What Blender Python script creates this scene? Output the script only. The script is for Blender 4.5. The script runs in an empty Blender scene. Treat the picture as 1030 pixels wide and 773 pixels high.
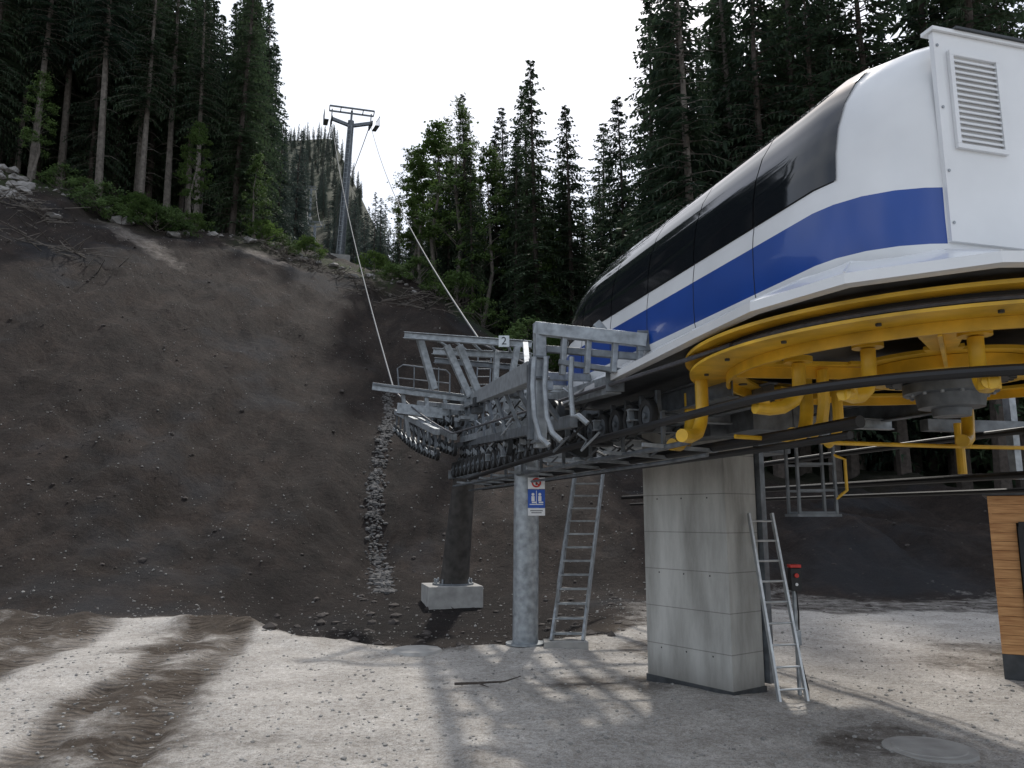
import bpy, math, random, bmesh
import numpy as np
from mathutils import Vector, Matrix
rad=math.radians
random.seed(7); rng=np.random.default_rng(7)
scene=bpy.context.scene
scene.view_settings.view_transform='Standard'
scene.view_settings.look='None'
scene.view_settings.exposure=0

# ------------------------------------------------------------ materials
def new_mat(name):
    m=bpy.data.materials.new(name); m.use_nodes=True
    nt=m.node_tree; b=nt.nodes['Principled BSDF']
    return m,nt,b
def mat(name,col,rough=0.6,metal=0.0,nscale=6.0,var=0.25,bump=0.1,bdist=0.01,coat=0.0,detail=6.0):
    m,nt,b=new_mat(name)
    tc=nt.nodes.new('ShaderNodeNewGeometry')
    n=nt.nodes.new('ShaderNodeTexNoise'); n.inputs['Scale'].default_value=nscale; n.inputs['Detail'].default_value=detail
    nt.links.new(tc.outputs['Position'],n.inputs['Vector'])
    r=nt.nodes.new('ShaderNodeValToRGB')
    r.color_ramp.elements[0].position=0.3; r.color_ramp.elements[1].position=0.7
    c0=[max(0,c*(1-var)) for c in col]; c1=[min(1,c*(1+var*0.6)) for c in col]
    r.color_ramp.elements[0].color=(*c0,1); r.color_ramp.elements[1].color=(*c1,1)
    nt.links.new(n.outputs['Fac'],r.inputs['Fac']); nt.links.new(r.outputs['Color'],b.inputs['Base Color'])
    b.inputs['Roughness'].default_value=rough; b.inputs['Metallic'].default_value=metal
    if coat: b.inputs['Coat Weight'].default_value=coat
    if bump:
        n2=nt.nodes.new('ShaderNodeTexNoise'); n2.inputs['Scale'].default_value=nscale*7; n2.inputs['Detail'].default_value=4
        nt.links.new(tc.outputs['Position'],n2.inputs['Vector'])
        bp=nt.nodes.new('ShaderNodeBump'); bp.inputs['Strength'].default_value=bump; bp.inputs['Distance'].default_value=bdist
        nt.links.new(n2.outputs['Fac'],bp.inputs['Height']); nt.links.new(bp.outputs['Normal'],b.inputs['Normal'])
    return m
M={}
M['white']=mat('white_paint',(.76,.77,.78),.25,0,1.5,.08,0.0,coat=.3)
M['blue']=mat('blue_paint',(.010,.060,.30),.28,0,1.5,.12,0.0,coat=.3)
M['glass']=mat('tinted_glass',(.010,.012,.015),.05,0,2,.1,0.0)
M['seam']=mat('black_rubber_seal',(.02,.02,.022),.6,0,5,.2,0.0)
M['galv']=mat('galvanised_steel',(.33,.355,.375),.48,.45,9,.38,.15,.004)
M['galvd']=mat('weathered_galvanised_steel',(.16,.175,.19),.5,.45,7,.4,.15,.004)
M['alu']=mat('aluminium',(.50,.52,.53),.4,.7,9,.2,.1,.003)
M['yellow']=mat('yellow_paint',(.74,.44,.03),.42,0,3.5,.3,.05,.003)
M['black']=mat('black_tube',(.010,.010,.011),.5,0,4,.3,.05,.003)
M['rubber']=mat('rubber_tyre',(.02,.02,.02),.75,0,9,.3,.1,.004)
M['darkgrey']=mat('dark_grey_machinery',(.06,.065,.07),.5,.3,6,.4,.1,.004)
M['cable']=mat('steel_rope',(.10,.10,.11),.55,.3,20,.3,.0)
M['cablel']=mat('rope_worn_bright',(.12,.13,.14),.7,0,20,.2,.0)
M['red']=mat('red_paint',(.55,.03,.02),.4,0,5,.1,0)
M['rust']=mat('muddy_steel',(.075,.068,.062),.6,.3,5,.45,.2,.006)
M['signblue']=mat('sign_blue',(.015,.09,.45),.4,0,5,.08,0)
M['bark']=mat('bark',(.075,.06,.05),.9,0,5,.4,.6,.05)
M['barkp']=mat('bark_pale',(.16,.14,.12),.9,0,4,.45,.6,.05)

def concrete():
    m,nt,b=new_mat('cast_concrete')
    g=nt.nodes.new('ShaderNodeNewGeometry')
    n=nt.nodes.new('ShaderNodeTexNoise'); n.inputs['Scale'].default_value=1.6; n.inputs['Detail'].default_value=9; n.inputs['Roughness'].default_value=.65
    mp=nt.nodes.new('ShaderNodeMapping'); mp.inputs['Scale'].default_value=(1.6,1.6,.35)
    nt.links.new(g.outputs['Position'],mp.inputs['Vector']); nt.links.new(mp.outputs['Vector'],n.inputs['Vector'])
    r=nt.nodes.new('ShaderNodeValToRGB'); r.color_ramp.elements[0].position=.3; r.color_ramp.elements[1].position=.68
    r.color_ramp.elements[0].color=(.23,.225,.205,1); r.color_ramp.elements[1].color=(.50,.495,.465,1)
    nt.links.new(n.outputs['Fac'],r.inputs['Fac'])
    sx=nt.nodes.new('ShaderNodeSeparateXYZ'); nt.links.new(g.outputs['Position'],sx.inputs[0])
    mo=nt.nodes.new('ShaderNodeMath'); mo.operation='PINGPONG'; mo.inputs[1].default_value=.25
    nt.links.new(sx.outputs['Z'],mo.inputs[0])
    lt=nt.nodes.new('ShaderNodeMath'); lt.operation='LESS_THAN'; lt.inputs[1].default_value=.006
    nt.links.new(mo.outputs[0],lt.inputs[0])
    sc=nt.nodes.new('ShaderNodeMath'); sc.operation='MULTIPLY'; sc.inputs[1].default_value=.5; nt.links.new(lt.outputs[0],sc.inputs[0])
    mx=nt.nodes.new('ShaderNodeMix'); mx.data_type='RGBA'; mx.inputs[7].default_value=(.07,.065,.06,1)
    nt.links.new(sc.outputs[0],mx.inputs[0]); nt.links.new(r.outputs['Color'],mx.inputs[6])
    mr=nt.nodes.new('ShaderNodeMapRange'); mr.inputs['From Min'].default_value=.05; mr.inputs['From Max'].default_value=.45; mr.inputs['To Min'].default_value=.5; mr.inputs['To Max'].default_value=0
    nt.links.new(sx.outputs['Z'],mr.inputs['Value'])
    mx2=nt.nodes.new('ShaderNodeMix'); mx2.data_type='RGBA'; mx2.inputs[7].default_value=(.08,.07,.055,1)
    nt.links.new(mr.outputs[0],mx2.inputs[0]); nt.links.new(mx.outputs[2],mx2.inputs[6])
    nt.links.new(mx2.outputs[2],b.inputs['Base Color'])
    b.inputs['Roughness'].default_value=.85
    n2=nt.nodes.new('ShaderNodeTexNoise'); n2.inputs['Scale'].default_value=25; n2.inputs['Detail'].default_value=6
    nt.links.new(g.outputs['Position'],n2.inputs['Vector'])
    bp=nt.nodes.new('ShaderNodeBump'); bp.inputs['Strength'].default_value=.35; bp.inputs['Distance'].default_value=.01
    nt.links.new(n2.outputs['Fac'],bp.inputs['Height']); nt.links.new(bp.outputs['Normal'],b.inputs['Normal'])
    return m
M['conc']=concrete()
M['concl']=mat('light_concrete',(.36,.35,.33),.85,0,4,.25,.3,.01)
def woodmat():
    m,nt,b=new_mat('larch_boards')
    g=nt.nodes.new('ShaderNodeNewGeometry')
    mp=nt.nodes.new('ShaderNodeMapping'); mp.inputs['Scale'].default_value=(2,2,22)
    nt.links.new(g.outputs['Position'],mp.inputs['Vector'])
    n=nt.nodes.new('ShaderNodeTexNoise'); n.inputs['Scale'].default_value=1.5; n.inputs['Detail'].default_value=8; n.inputs['Distortion'].default_value=.6
    nt.links.new(mp.outputs['Vector'],n.inputs['Vector'])
    r=nt.nodes.new('ShaderNodeValToRGB'); r.color_ramp.elements[0].position=.3; r.color_ramp.elements[1].position=.7
    r.color_ramp.elements[0].color=(.38,.17,.06,1); r.color_ramp.elements[1].color=(.66,.36,.15,1)
    nt.links.new(n.outputs['Fac'],r.inputs['Fac']); nt.links.new(r.outputs['Color'],b.inputs['Base Color'])
    b.inputs['Roughness'].default_value=.65
    return m
M['wood']=woodmat()
def foliage(name,c0,c1,trans=.25):
    m,nt,b=new_mat(name)
    oi=nt.nodes.new('ShaderNodeObjectInfo'); g=nt.nodes.new('ShaderNodeNewGeometry')
    n=nt.nodes.new('ShaderNodeTexNoise'); n.inputs['Scale'].default_value=.9; n.inputs['Detail'].default_value=5
    nt.links.new(g.outputs['Position'],n.inputs['Vector'])
    ad=nt.nodes.new('ShaderNodeMath'); ad.operation='MULTIPLY_ADD'; ad.inputs[1].default_value=.4; 
    nt.links.new(oi.outputs['Random'],ad.inputs[0]); nt.links.new(n.outputs['Fac'],ad.inputs[2])
    r=nt.nodes.new('ShaderNodeValToRGB'); r.color_ramp.elements[0].position=.4; r.color_ramp.elements[1].position=.9
    r.color_ramp.elements[0].color=(*c0,1); r.color_ramp.elements[1].color=(*c1,1)
    nt.links.new(ad.outputs[0],r.inputs['Fac']); nt.links.new(r.outputs['Color'],b.inputs['Base Color'])
    b.inputs['Roughness'].default_value=.7; b.inputs['Specular IOR Level'].default_value=.25
    t=nt.nodes.new('ShaderNodeBsdfTranslucent'); nt.links.new(r.outputs['Color'],t.inputs['Color'])
    mx=nt.nodes.new('ShaderNodeMixShader'); mx.inputs[0].default_value=trans
    nt.links.new(b.outputs[0],mx.inputs[1]); nt.links.new(t.outputs[0],mx.inputs[2])
    nt.links.new(mx.outputs[0],nt.nodes['Material Output'].inputs['Surface'])
    return m
M['needle']=foliage('spruce_needles',(.026,.045,.034),(.066,.102,.052),.3)
M['needlehaze']=foliage('spruce_needles_painted_haze',(.050,.070,.070),(.085,.118,.095),.2)  # far spruces: aerial haze painted in as a paler, bluish needle colour
M['leaf']=foliage('beech_leaves',(.050,.088,.026),(.11,.175,.048),.4)
M['stone']=mat('limestone_rubble',(.30,.29,.27),.9,0,3,.4,.3,.02)
M['stoneg']=mat('grey_drain_rock',(.12,.115,.11),.9,0,2,.6,.3,.02)
M['stoned']=mat('muddy_rock',(.06,.05,.044),.9,0,2,.5,.3,.02)
M['stonep']=mat('pale_crest_rock',(.27,.255,.24),.9,0,2,.4,.3,.03)

# ------------------------------------------------------------ mesh builder
class MB:
    def __init__(s,mats): s.v=[];s.f=[];s.m=[];s.mats=mats
    def mi(s,k):
        if k not in s.mats: s.mats.append(k)
        return s.mats.index(k)
    def add(s,vs,fs,k):
        o=len(s.v); s.v+= [tuple(v) for v in vs]; i=s.mi(k)
        for f in fs: s.f.append([o+a for a in f]); s.m.append(i)
    def beam(s,p,q,w,h,k='galv'):
        p=Vector(p);q=Vector(q);d=(q-p).normalized()
        up=Vector((0,0,1)); 
        if abs(d.z)>.95: up=Vector((-.27,.963,0))
        sd=d.cross(up).normalized(); u=sd.cross(d).normalized()
        vs=[]
        for e in (p,q):
            for a,b in((-1,-1),(1,-1),(1,1),(-1,1)): vs.append(e+sd*(a*w/2)+u*(b*h/2))
        s.add(vs,[(0,3,2,1),(4,5,6,7),(0,1,5,4),(1,2,6,5),(2,3,7,6),(3,0,4,7)],k)
    def ibeam(s,p,q,w,h,k='galv',t=.018):
        p=Vector(p);q=Vector(q);d=(q-p).normalized(); up=Vector((0,0,1))
        if abs(d.z)>.95: up=Vector((-.27,.963,0))
        sd=d.cross(up).normalized(); u=sd.cross(d).normalized()
        s.beam(p+u*(h/2-t/2),q+u*(h/2-t/2),w,t,k); s.beam(p-u*(h/2-t/2),q-u*(h/2-t/2),w,t,k); s.beam(p,q,t,h-2*t,k)
    def tube(s,p,q,r0,r1=None,n=12,k='galv'):
        if r1 is None:r1=r0
        p=Vector(p);q=Vector(q);d=(q-p).normalized(); a=d.orthogonal().normalized(); b=d.cross(a)
        vs=[];fs=[]
        for e,r in((p,r0),(q,r1)):
            for i in range(n):
                t=2*math.pi*i/n; vs.append(e+a*math.cos(t)*r+b*math.sin(t)*r)
        for i in range(n): j=(i+1)%n; fs.append((i,j,n+j,n+i))
        fs.append(tuple(range(n-1,-1,-1))); fs.append(tuple(range(n,2*n)))
        s.add(vs,fs,k)
    def path(s,pts,r,n=8,k='galv',closed=False):
        pts=[Vector(p) for p in pts]; N=len(pts); vs=[];fs=[]; ref=None
        for i,p in enumerate(pts):
            if closed: d=(pts[(i+1)%N]-pts[i-1]).normalized()
            else: d=(pts[min(i+1,N-1)]-pts[max(i-1,0)]).normalized()
            if ref is None: ref=d.orthogonal().normalized()
            ref=(ref-d*ref.dot(d)).normalized(); b=d.cross(ref)
            rr=r[i] if isinstance(r,(list,tuple)) else r
            for j in range(n):
                t=2*math.pi*j/n; vs.append(p+ref*math.cos(t)*rr+b*math.sin(t)*rr)
        for i in range(N if closed else N-1):
            i2=(i+1)%N
            for j in range(n):
                j2=(j+1)%n; fs.append((i*n+j,i*n+j2,i2*n+j2,i2*n+j))
        if not closed: fs.append(tuple(range(n-1,-1,-1))); fs.append(tuple(range((N-1)*n,N*n)))
        s.add(vs,fs,k)
    def wheel(s,c,ax,r,w,tire='rubber',hub='galv',n=20):
        c=Vector(c);ax=Vector(ax).normalized()
        s.lathe(c,ax,[(r*.62,-w*.4),(r*.95,-w*.5),(r,-w*.3),(r,w*.3),(r*.95,w*.5),(r*.62,w*.4)],n,tire)
        s.lathe(c,ax,[(0.001,-w*.3),(r*.66,-w*.28),(r*.66,w*.28),(0.001,w*.3)],n,hub)
        s.tube(c-ax*w*.7,c+ax*w*.7,r*.2,r*.2,8,hub)
    def lathe(s,c,ax,prof,n,k,a0=0,a1=2*math.pi):
        c=Vector(c);ax=Vector(ax).normalized()
        a=ax.orthogonal().normalized() if abs(ax.z)<.99 else Vector((1,0,0)); b=ax.cross(a)
        full=abs(a1-a0-2*math.pi)<1e-6; N=n if full else n+1
        vs=[];fs=[];P=len(prof)
        for i in range(N):
            t=a0+(a1-a0)*i/n; dr=a*math.cos(t)+b*math.sin(t)
            for (r,z) in prof: vs.append(c+dr*r+ax*z)
        for i in range(n):
            j=(i+1)%N
            for q in range(P-1): fs.append((i*P+q,j*P+q,j*P+q+1,i*P+q+1))
        s.add(vs,fs,k)
    def box(s,c,sz,k,rot=0):
        cx,cy,cz=c; R=Matrix.Rotation(rot,3,'Z'); vs=[]
        for z in(-1,1):
            for x,y in((-1,-1),(1,-1),(1,1),(-1,1)):
                v=R@Vector((x*sz[0]/2,y*sz[1]/2,0)); vs.append((cx+v.x,cy+v.y,cz+z*sz[2]/2))
        s.add(vs,[(0,3,2,1),(4,5,6,7),(0,1,5,4),(1,2,6,5),(2,3,7,6),(3,0,4,7)],k)
    def obj(s,name,parent=None,bevel=0,smooth=35):
        me=bpy.data.meshes.new(name); me.from_pydata(s.v,[],s.f)
        for k in s.mats: me.materials.append(M[k])
        me.polygons.foreach_set('material_index',s.m)
        me.update()
        if smooth:
            me.shade_smooth(); me.set_sharp_from_angle(angle=rad(smooth))
        else: me.shade_flat()
        o=bpy.data.objects.new(name,me); scene.collection.objects.link(o)
        if bevel:
            md=o.modifiers.new('bevel','BEVEL'); md.width=bevel; md.segments=2; md.limit_method='ANGLE'
        if parent: o.parent=parent
        return o
def empty(name,loc=(0,0,0)):
    e=bpy.data.objects.new(name,None); scene.collection.objects.link(e); e.empty_display_size=.3
    return e

# ------------------------------------------------------------ terrain
_perm=rng.random((256,256))
def vnoise(x,y):
    xi=np.floor(x).astype(int); yi=np.floor(y).astype(int); fx=x-xi; fy=y-yi
    fx=fx*fx*(3-2*fx); fy=fy*fy*(3-2*fy)
    g=lambda a,b:_perm[a%256,b%256]
    return (g(xi,yi)*(1-fx)+g(xi+1,yi)*fx)*(1-fy)+(g(xi,yi+1)*(1-fx)+g(xi+1,yi+1)*fx)*fy-.5
def fbm(x,y,o=4):
    r=0;a=1
    for i in range(o): r=r+a*vnoise(x*2**i+17.3*i,y*2**i+5.1*i); a*=.5
    return r
QS=[-1.2,-.68,-.41,-.24,-.095,0,.1,.235,.6,1.2]
YC=[52,55,60,66,60,54,46,40,36,36]
EC=[.47,.450,.372,.328,.292,.215,.15,.06,.02,.02]
Y0=[19,18.8,20,22,24,25,25,24,22,22]
YG=([-1.2,-.7,-.35,-.26,-.1,0,.1,.25,.6,1.2],[18.5,18.3,17.8,15.6,14.2,14.3,15.8,19.5,19.5,19.5])
G1=[.35,.35,.33,.31,.2,.14,.12,.15,.15,.15]
G2=[.6,.6,.62,.65,.18,.1,.1,.12,.12,.12]
def params(x,y):
    ys=np.maximum(y,1.0); q=np.clip(x/ys,-1.2,1.2)
    return q
def gqf(y): return -.163+.008*np.sin(y*.35)
def height(x,y,detail=True):
    x=np.asarray(x,float);y=np.asarray(y,float)
    q=params(x,y); yc=np.interp(q,QS,YC); e=np.interp(q,QS,EC); y0=np.interp(q,QS,Y0)+1.2*fbm(x*.12,y*.12,3)
    zc=2.2+e*yc; t=(y-y0)/(yc-y0)
    ts=np.where(t>0,t,0); soft=np.where(ts<.08,ts*ts/.16,ts-.04)/.96
    z=zc*np.minimum(soft,1)
    over=np.maximum(y-yc,0); g1=np.interp(q,QS,G1); g2=np.interp(q,QS,G2)
    z=z+np.where(y>yc, np.minimum(over,260-yc)*g1+np.clip(y-260,0,330)*g2,0)
    yg=np.interp(q,YG[0],YG[1])+.5*fbm(x*.5,y*.5,3)
    dep=np.clip((y-yg)/1.2,0,1)*np.clip(1-(y-yg-5)/6,0,1)*np.clip((q+.36)/.08,0,1)*np.clip((.12-q)/.1,0,1)
    z=z-.5*dep
    gd=(x-gqf(y)*y)
    z=z-1.1*np.exp(-(gd/1.5)**2)*np.clip((y-24)/5,0,1)*np.clip((62-y)/8,0,1)
    sl=np.clip((y-y0)/4,0,1)*np.clip((110-y)/40,0,1)
    z=z+sl*(1.3*fbm(x*.07,y*.07,3)+.75*fbm(x*.7+3,y*.11,3)+.22*fbm(x*.45+9,y*.45,3))
    z=z+sl*.4*np.maximum(0,fbm(x*.25+40,y*.25,4))
    if detail: z=z+sl*.20*fbm(x*1.7,y*1.7,5)
    pad=np.clip((y0-y)/3,0,1)
    z=z+pad*(.07*fbm(x*.5,y*.5,3)+.035*fbm(x*2.5,y*2.5,4))
    tr=trackmask(x,y)
    z=z-pad*tr*(.05+.09*fbm(x*3,y*3,3))
    berm=np.exp(-((y-(yg-.6))/.7)**2)*np.clip((-.22-q)/.1,0,1)
    z=z+berm*(.16+.25*fbm(x*.9,y*.9,3))
    return z
def trackmask(x,y):
    r=0
    for off,w in ((0,.27),(-.95,.25),(-3.0,.35),(-4.1,.3)):
        cx=-3.45+off-.225*(y-7.5)+.15*np.sin(y*.5)
        r=np.maximum(r,np.exp(-((x-cx+.25*fbm(x*1.3,y*1.3,3))/w)**4))
    return r*np.clip((18.5-y)/2,0,1)
def hz(x,y): return float(height(np.array([x]),np.array([y]))[0])

az=np.concatenate([np.arange(-180,-52,3.0),np.arange(-52,52,.33),np.arange(52,180,3.0)])
rr=[0.8]
while rr[-1]<30: rr.append(rr[-1]*1.0095+.01)
while rr[-1]<1600: rr.append(rr[-1]*1.017)
rr=np.array(rr); A=np.radians(az)
XX=np.outer(rr,np.sin(A)); YY=np.outer(rr,np.cos(A)); ZZ=height(XX,YY)
nr,na=XX.shape
verts=np.stack([XX.ravel(),YY.ravel(),ZZ.ravel()],1)
i=np.arange(nr-1)[:,None]; j=np.arange(na)[None,:]; j2=(j+1)%na
faces=np.stack([(i*na+j),(i*na+j2),((i+1)*na+j2),((i+1)*na+j)],-1).reshape(-1,4)[:,::-1]
verts=np.vstack([verts,[0,0,float(ZZ[0].mean())]])
fl=faces.tolist(); c=len(verts)-1
for a in range(na): fl.append([c,(a+1)%na,a])
me=bpy.data.meshes.new('ground'); me.from_pydata(verts.tolist(),[],fl)
vx,vy=verts[:,0],verts[:,1]; q=params(vx,vy)
yg0=np.interp(q,YG[0],YG[1])
yg=yg0+.9*fbm(vx*.5,vy*.5,4)
grav=np.clip((yg-vy)/.9+.5,0,1)
cxm=-3.9-.225*(vy-7.5)
mud=np.exp(-((vx-cxm)/.95)**4)*.6+np.clip((cxm-1.9-vx)/.8,0,1)*.85
mud=np.clip(mud+.6*fbm(vx*.6,vy*.6,4),0,1)*np.clip((-vx)/2,0,1)
patch=np.clip((fbm(vx*.35+60,vy*.35,4)-.14)*4,0,1)*.5*np.clip((vy-3)/2,0,1)
grav=grav*(1-.9*mud)*(1-patch)
grav=np.maximum(grav,.45*np.clip((q-.08)/.08,0,1)*np.clip((25-vy)/3+fbm(vx*.4,vy*.4,3),0,1))
trk=trackmask(vx,vy)
wet=np.clip((vy-yg0)/1.0,0,1)*np.clip((27-vy)/4,0,1)*np.clip((q+.42)/.12,0,1)*np.clip((.14-q)/.08,0,1)
wet=np.maximum(wet,.6*np.exp(-((vx-gqf(vy)*vy)/2.6)**2)*np.clip((vy-24)/3,0,1)*np.clip((50-vy)/8,0,1))
yc=np.interp(q,QS,YC)
forest=np.clip((vy-yc-2)/6,0,1)
line_x=4.08-.28*(vy-7.32)
cw=np.interp(vy,[60,110,200,600],[9,7,5.0,4.5])
clear=np.exp(-((vx-line_x+2*fbm(vx*.03,vy*.03,2)*3)/cw)**4)*np.clip((330-vy)/30,0,1)
forest=forest*(1-clear*np.interp(vy,[60,100,140],[1,.7,.45]))
pale=np.clip(clear*np.clip((vy-95)/60,0,1)*np.clip(.15+1.5*fbm(vx*.05,vy*.02,3),0,.45),0,1)
scar=np.exp(-((vy-(51+ (vx+25)*-.55))/1.5)**2)*np.clip(1-abs(vx+25)/9,0,1)
scar2=np.exp(-((vy-(57+ (vx+19)*-.2))/1.6)**2)*np.clip(1-abs(vx+19)/5,0,1)
pale=np.maximum(pale,np.maximum(scar,scar2))
crest=np.exp(-((vy-yc+1.5)/1.6)**2)*np.clip(.15+1.6*fbm(vx*.22,vy*.22,3),0,1)*(q<-.05)
pale=np.maximum(pale,crest)
grass=np.exp(-((vy-yc+.5)/2.8)**2)*np.clip(.35+2*fbm(vx*.3+11,vy*.3,3),0,1)*(q<.1)*(q>-.75)
for nm,arr in(('grav',grav),('trk',trk),('forest',forest),('pale',pale),('wet',wet),('grass',grass)):
    at=me.attributes.new(nm,'FLOAT','POINT'); at.data.foreach_set('value',arr.astype(np.float32))
me.shade_smooth()
ground=bpy.data.objects.new('ground',me); scene.collection.objects.link(ground)
def groundmat():
    m,nt,b=new_mat('soil_and_gravel'); N=nt.nodes.new; L=nt.links.new
    g=N('ShaderNodeNewGeometry')
    def noise(s,d=8,ro=.6,dist=0,sc=None):
        n=N('ShaderNodeTexNoise'); n.inputs['Scale'].default_value=s;n.inputs['Detail'].default_value=d;n.inputs['Roughness'].default_value=ro;n.inputs['Distortion'].default_value=dist
        if sc:
            mp=N('ShaderNodeMapping'); mp.inputs['Scale'].default_value=sc; mp.inputs['Rotation'].default_value=(0,0,rad(-18)); L(g.outputs['Position'],mp.inputs['Vector']); L(mp.outputs['Vector'],n.inputs['Vector'])
        else: L(g.outputs['Position'],n.inputs['Vector'])
        return n.outputs['Fac']
    def ramp(f,p0,c0,p1,c1,extra=None):
        r=N('ShaderNodeValToRGB'); e=r.color_ramp.elements; e[0].position=p0;e[0].color=(*c0,1);e[1].position=p1;e[1].color=(*c1,1)
        if extra:
            for p,c in extra: x=e.new(p); x.color=(*c,1)
        L(f,r.inputs['Fac']); return r.outputs['Color']
    def mix(f,a,c,bt='MIX'):
        x=N('ShaderNodeMix'); x.data_type='RGBA'; x.blend_type=bt
        if isinstance(f,float): x.inputs[0].default_value=f
        else: L(f,x.inputs[0])
        L(a,x.inputs[6]) if not isinstance(a,tuple) else setattr(x.inputs[6],'default_value',(*a,1))
        L(c,x.inputs[7]) if not isinstance(c,tuple) else setattr(x.inputs[7],'default_value',(*c,1))
        return x.outputs[2]
    def attr(n):
        a=N('ShaderNodeAttribute'); a.attribute_name=n; return a.outputs['Fac']
    def math_(op,a,c):
        x=N('ShaderNodeMath'); x.operation=op
        for i,v in enumerate((a,c)):
            if isinstance(v,(int,float)): x.inputs[i].default_value=v
            else: L(v,x.inputs[i])
        return x.outputs[0]
    soil=ramp(noise(.35,10,.68,.5),.3,(.016,.0122,.0105),.72,(.045,.0335,.0275),[(.5,(.026,.0198,.0168))])
    streak=ramp(noise(1.0,7,.6,.4,(1.5,.22,.6)),.35,(.66,.66,.66),.68,(1.36,1.30,1.26))
    soil=mix(.9,soil,streak,'MULTIPLY')
    clod=ramp(noise(5,9,.8),.36,(.55,.55,.55),.64,(1.5,1.47,1.45))
    soil=mix(.8,soil,clod,'MULTIPLY')
    flk=ramp(noise(9,8,.85),.60,(0,0,0),.67,(1,1,1))
    soil=mix(math_('MULTIPLY',flk,.42),soil,(.14,.125,.112))
    flk2=ramp(noise(26,4,.75),.60,(0,0,0),.66,(1,1,1))
    soil=mix(math_('MULTIPLY',flk2,.42),soil,(.15,.135,.122))
    slate=ramp(noise(.13,4,.6),.54,(0,0,0),.64,(1,1,1))
    soil=mix(math_('MULTIPLY',slate,.45),soil,(.036,.042,.050))
    gr=ramp(noise(1.1,10,.7),.3,(.39,.365,.335),.7,(.68,.65,.61))
    spk=ramp(noise(55,6,.8),.36,(.42,.42,.42),.60,(1.12,1.12,1.12))
    gr=mix(.85,gr,spk,'MULTIPLY')
    spk2=ramp(noise(14,6,.8),.40,(.60,.57,.53),.58,(1.05,1.05,1.05))
    gr=mix(.75,gr,spk2,'MULTIPLY')
    dirt=ramp(noise(3,9,.7),.3,(.055,.042,.033),.7,(.155,.125,.097))
    gr=mix(math_('MULTIPLY',attr('trk'),.74),gr,dirt)
    gf=math_('ADD',attr('grav'),math_('MULTIPLY',math_('SUBTRACT',noise(2.2,8,.75),.5),1.1))
    gf=ramp(gf,.30,(0,0,0),.70,(1,1,1))
    sx=N('ShaderNodeSeparateXYZ'); L(g.outputs['Position'],sx.inputs[0])
    mr=N('ShaderNodeMapRange'); mr.inputs['From Min'].default_value=16.5; mr.inputs['From Max'].default_value=19; mr.inputs['To Min'].default_value=1; mr.inputs['To Max'].default_value=0
    L(sx.outputs['Y'],mr.inputs['Value'])
    soil=mix(math_('MULTIPLY',mr.outputs[0],.85),soil,mix(.6,dirt,spk2,'MULTIPLY'))
    soil=mix(math_('MULTIPLY',attr('wet'),.8),soil,mix(1.0,soil,(.42,.42,.46),'MULTIPLY'))
    col=mix(gf,soil,gr)
    pf=ramp(math_('ADD',attr('pale'),math_('MULTIPLY',math_('SUBTRACT',noise(.8,6,.7),.5),1.1)),.45,(0,0,0),.75,(1,1,1))
    pl=ramp(noise(2.5,8,.7),.35,(.10,.082,.07),.65,(.27,.24,.21))
    col=mix(math_('MULTIPLY',pf,.85),col,pl)
    grs=ramp(noise(4,8,.75),.42,(0,0,0),.56,(1,1,1))
    col=mix(math_('MULTIPLY',grs,attr('grass')),col,(.05,.085,.022))
    fo=ramp(noise(1.3,6,.7),.35,(.022,.028,.016),.7,(.055,.06,.034))
    col=mix(attr('forest'),col,fo)
    L(col,b.inputs['Base Color']); b.inputs['Roughness'].default_value=.92; b.inputs['Specular IOR Level'].default_value=.22
    h1=math_('MULTIPLY',noise(2.6,10,.78),.24); h2=math_('MULTIPLY',noise(34,5,.75),.022)
    hh=math_('MULTIPLY',h1,math_('SUBTRACT',1.0,math_('MULTIPLY',attr('grav'),.88)))
    w=N('ShaderNodeTexWave'); w.wave_type='BANDS'; w.bands_direction='Y'; w.inputs['Scale'].default_value=2.6; w.inputs['Distortion'].default_value=4; w.inputs['Detail'].default_value=3; w.inputs['Detail Scale'].default_value=1.5
    L(g.outputs['Position'],w.inputs['Vector'])
    tw=math_('MULTIPLY',math_('MULTIPLY',w.outputs['Fac'],attr('trk')),.045)
    hs=math_('ADD',math_('ADD',hh,h2),tw)
    bp=N('ShaderNodeBump'); bp.inputs['Strength'].default_value=.9; bp.inputs['Distance'].default_value=1.0
    L(hs,bp.inputs['Height']); L(bp.outputs['Normal'],b.inputs['Normal'])
    return m
me.materials.append(groundmat())

# ------------------------------------------------------------ stones
def rocks(name,pts,sizes,k,parent=None,lv=1):
    bm=bmesh.new(); bmesh.ops.create_icosphere(bm,subdivisions=lv,radius=1); base=np.array([v.co[:] for v in bm.verts]); fb=np.array([[v.index for v in f.verts] for f in bm.faces]); bm.free()
    V=[];F=[];o=0
    for p,s in zip(pts,sizes):
        d=base*(1+rng.uniform(-.28,.28,(len(base),1))); sc=np.array([rng.uniform(.7,1.3),rng.uniform(.7,1.3),rng.uniform(.45,.85)])*s
        t=rng.uniform(0,6.28); c,sn=math.cos(t),math.sin(t); d=d*sc; d=np.stack([d[:,0]*c-d[:,1]*sn,d[:,0]*sn+d[:,1]*c,d[:,2]],1)
        V.append(d+p); F.append(fb+o); o+=len(base)
    me=bpy.data.meshes.new(name); me.from_pydata(np.vstack(V).tolist(),[],np.vstack(F).tolist()); me.materials.append(M[k]); me.shade_flat()
    ob=bpy.data.objects.new(name,me); scene.collection.objects.link(ob)
    return ob
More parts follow.
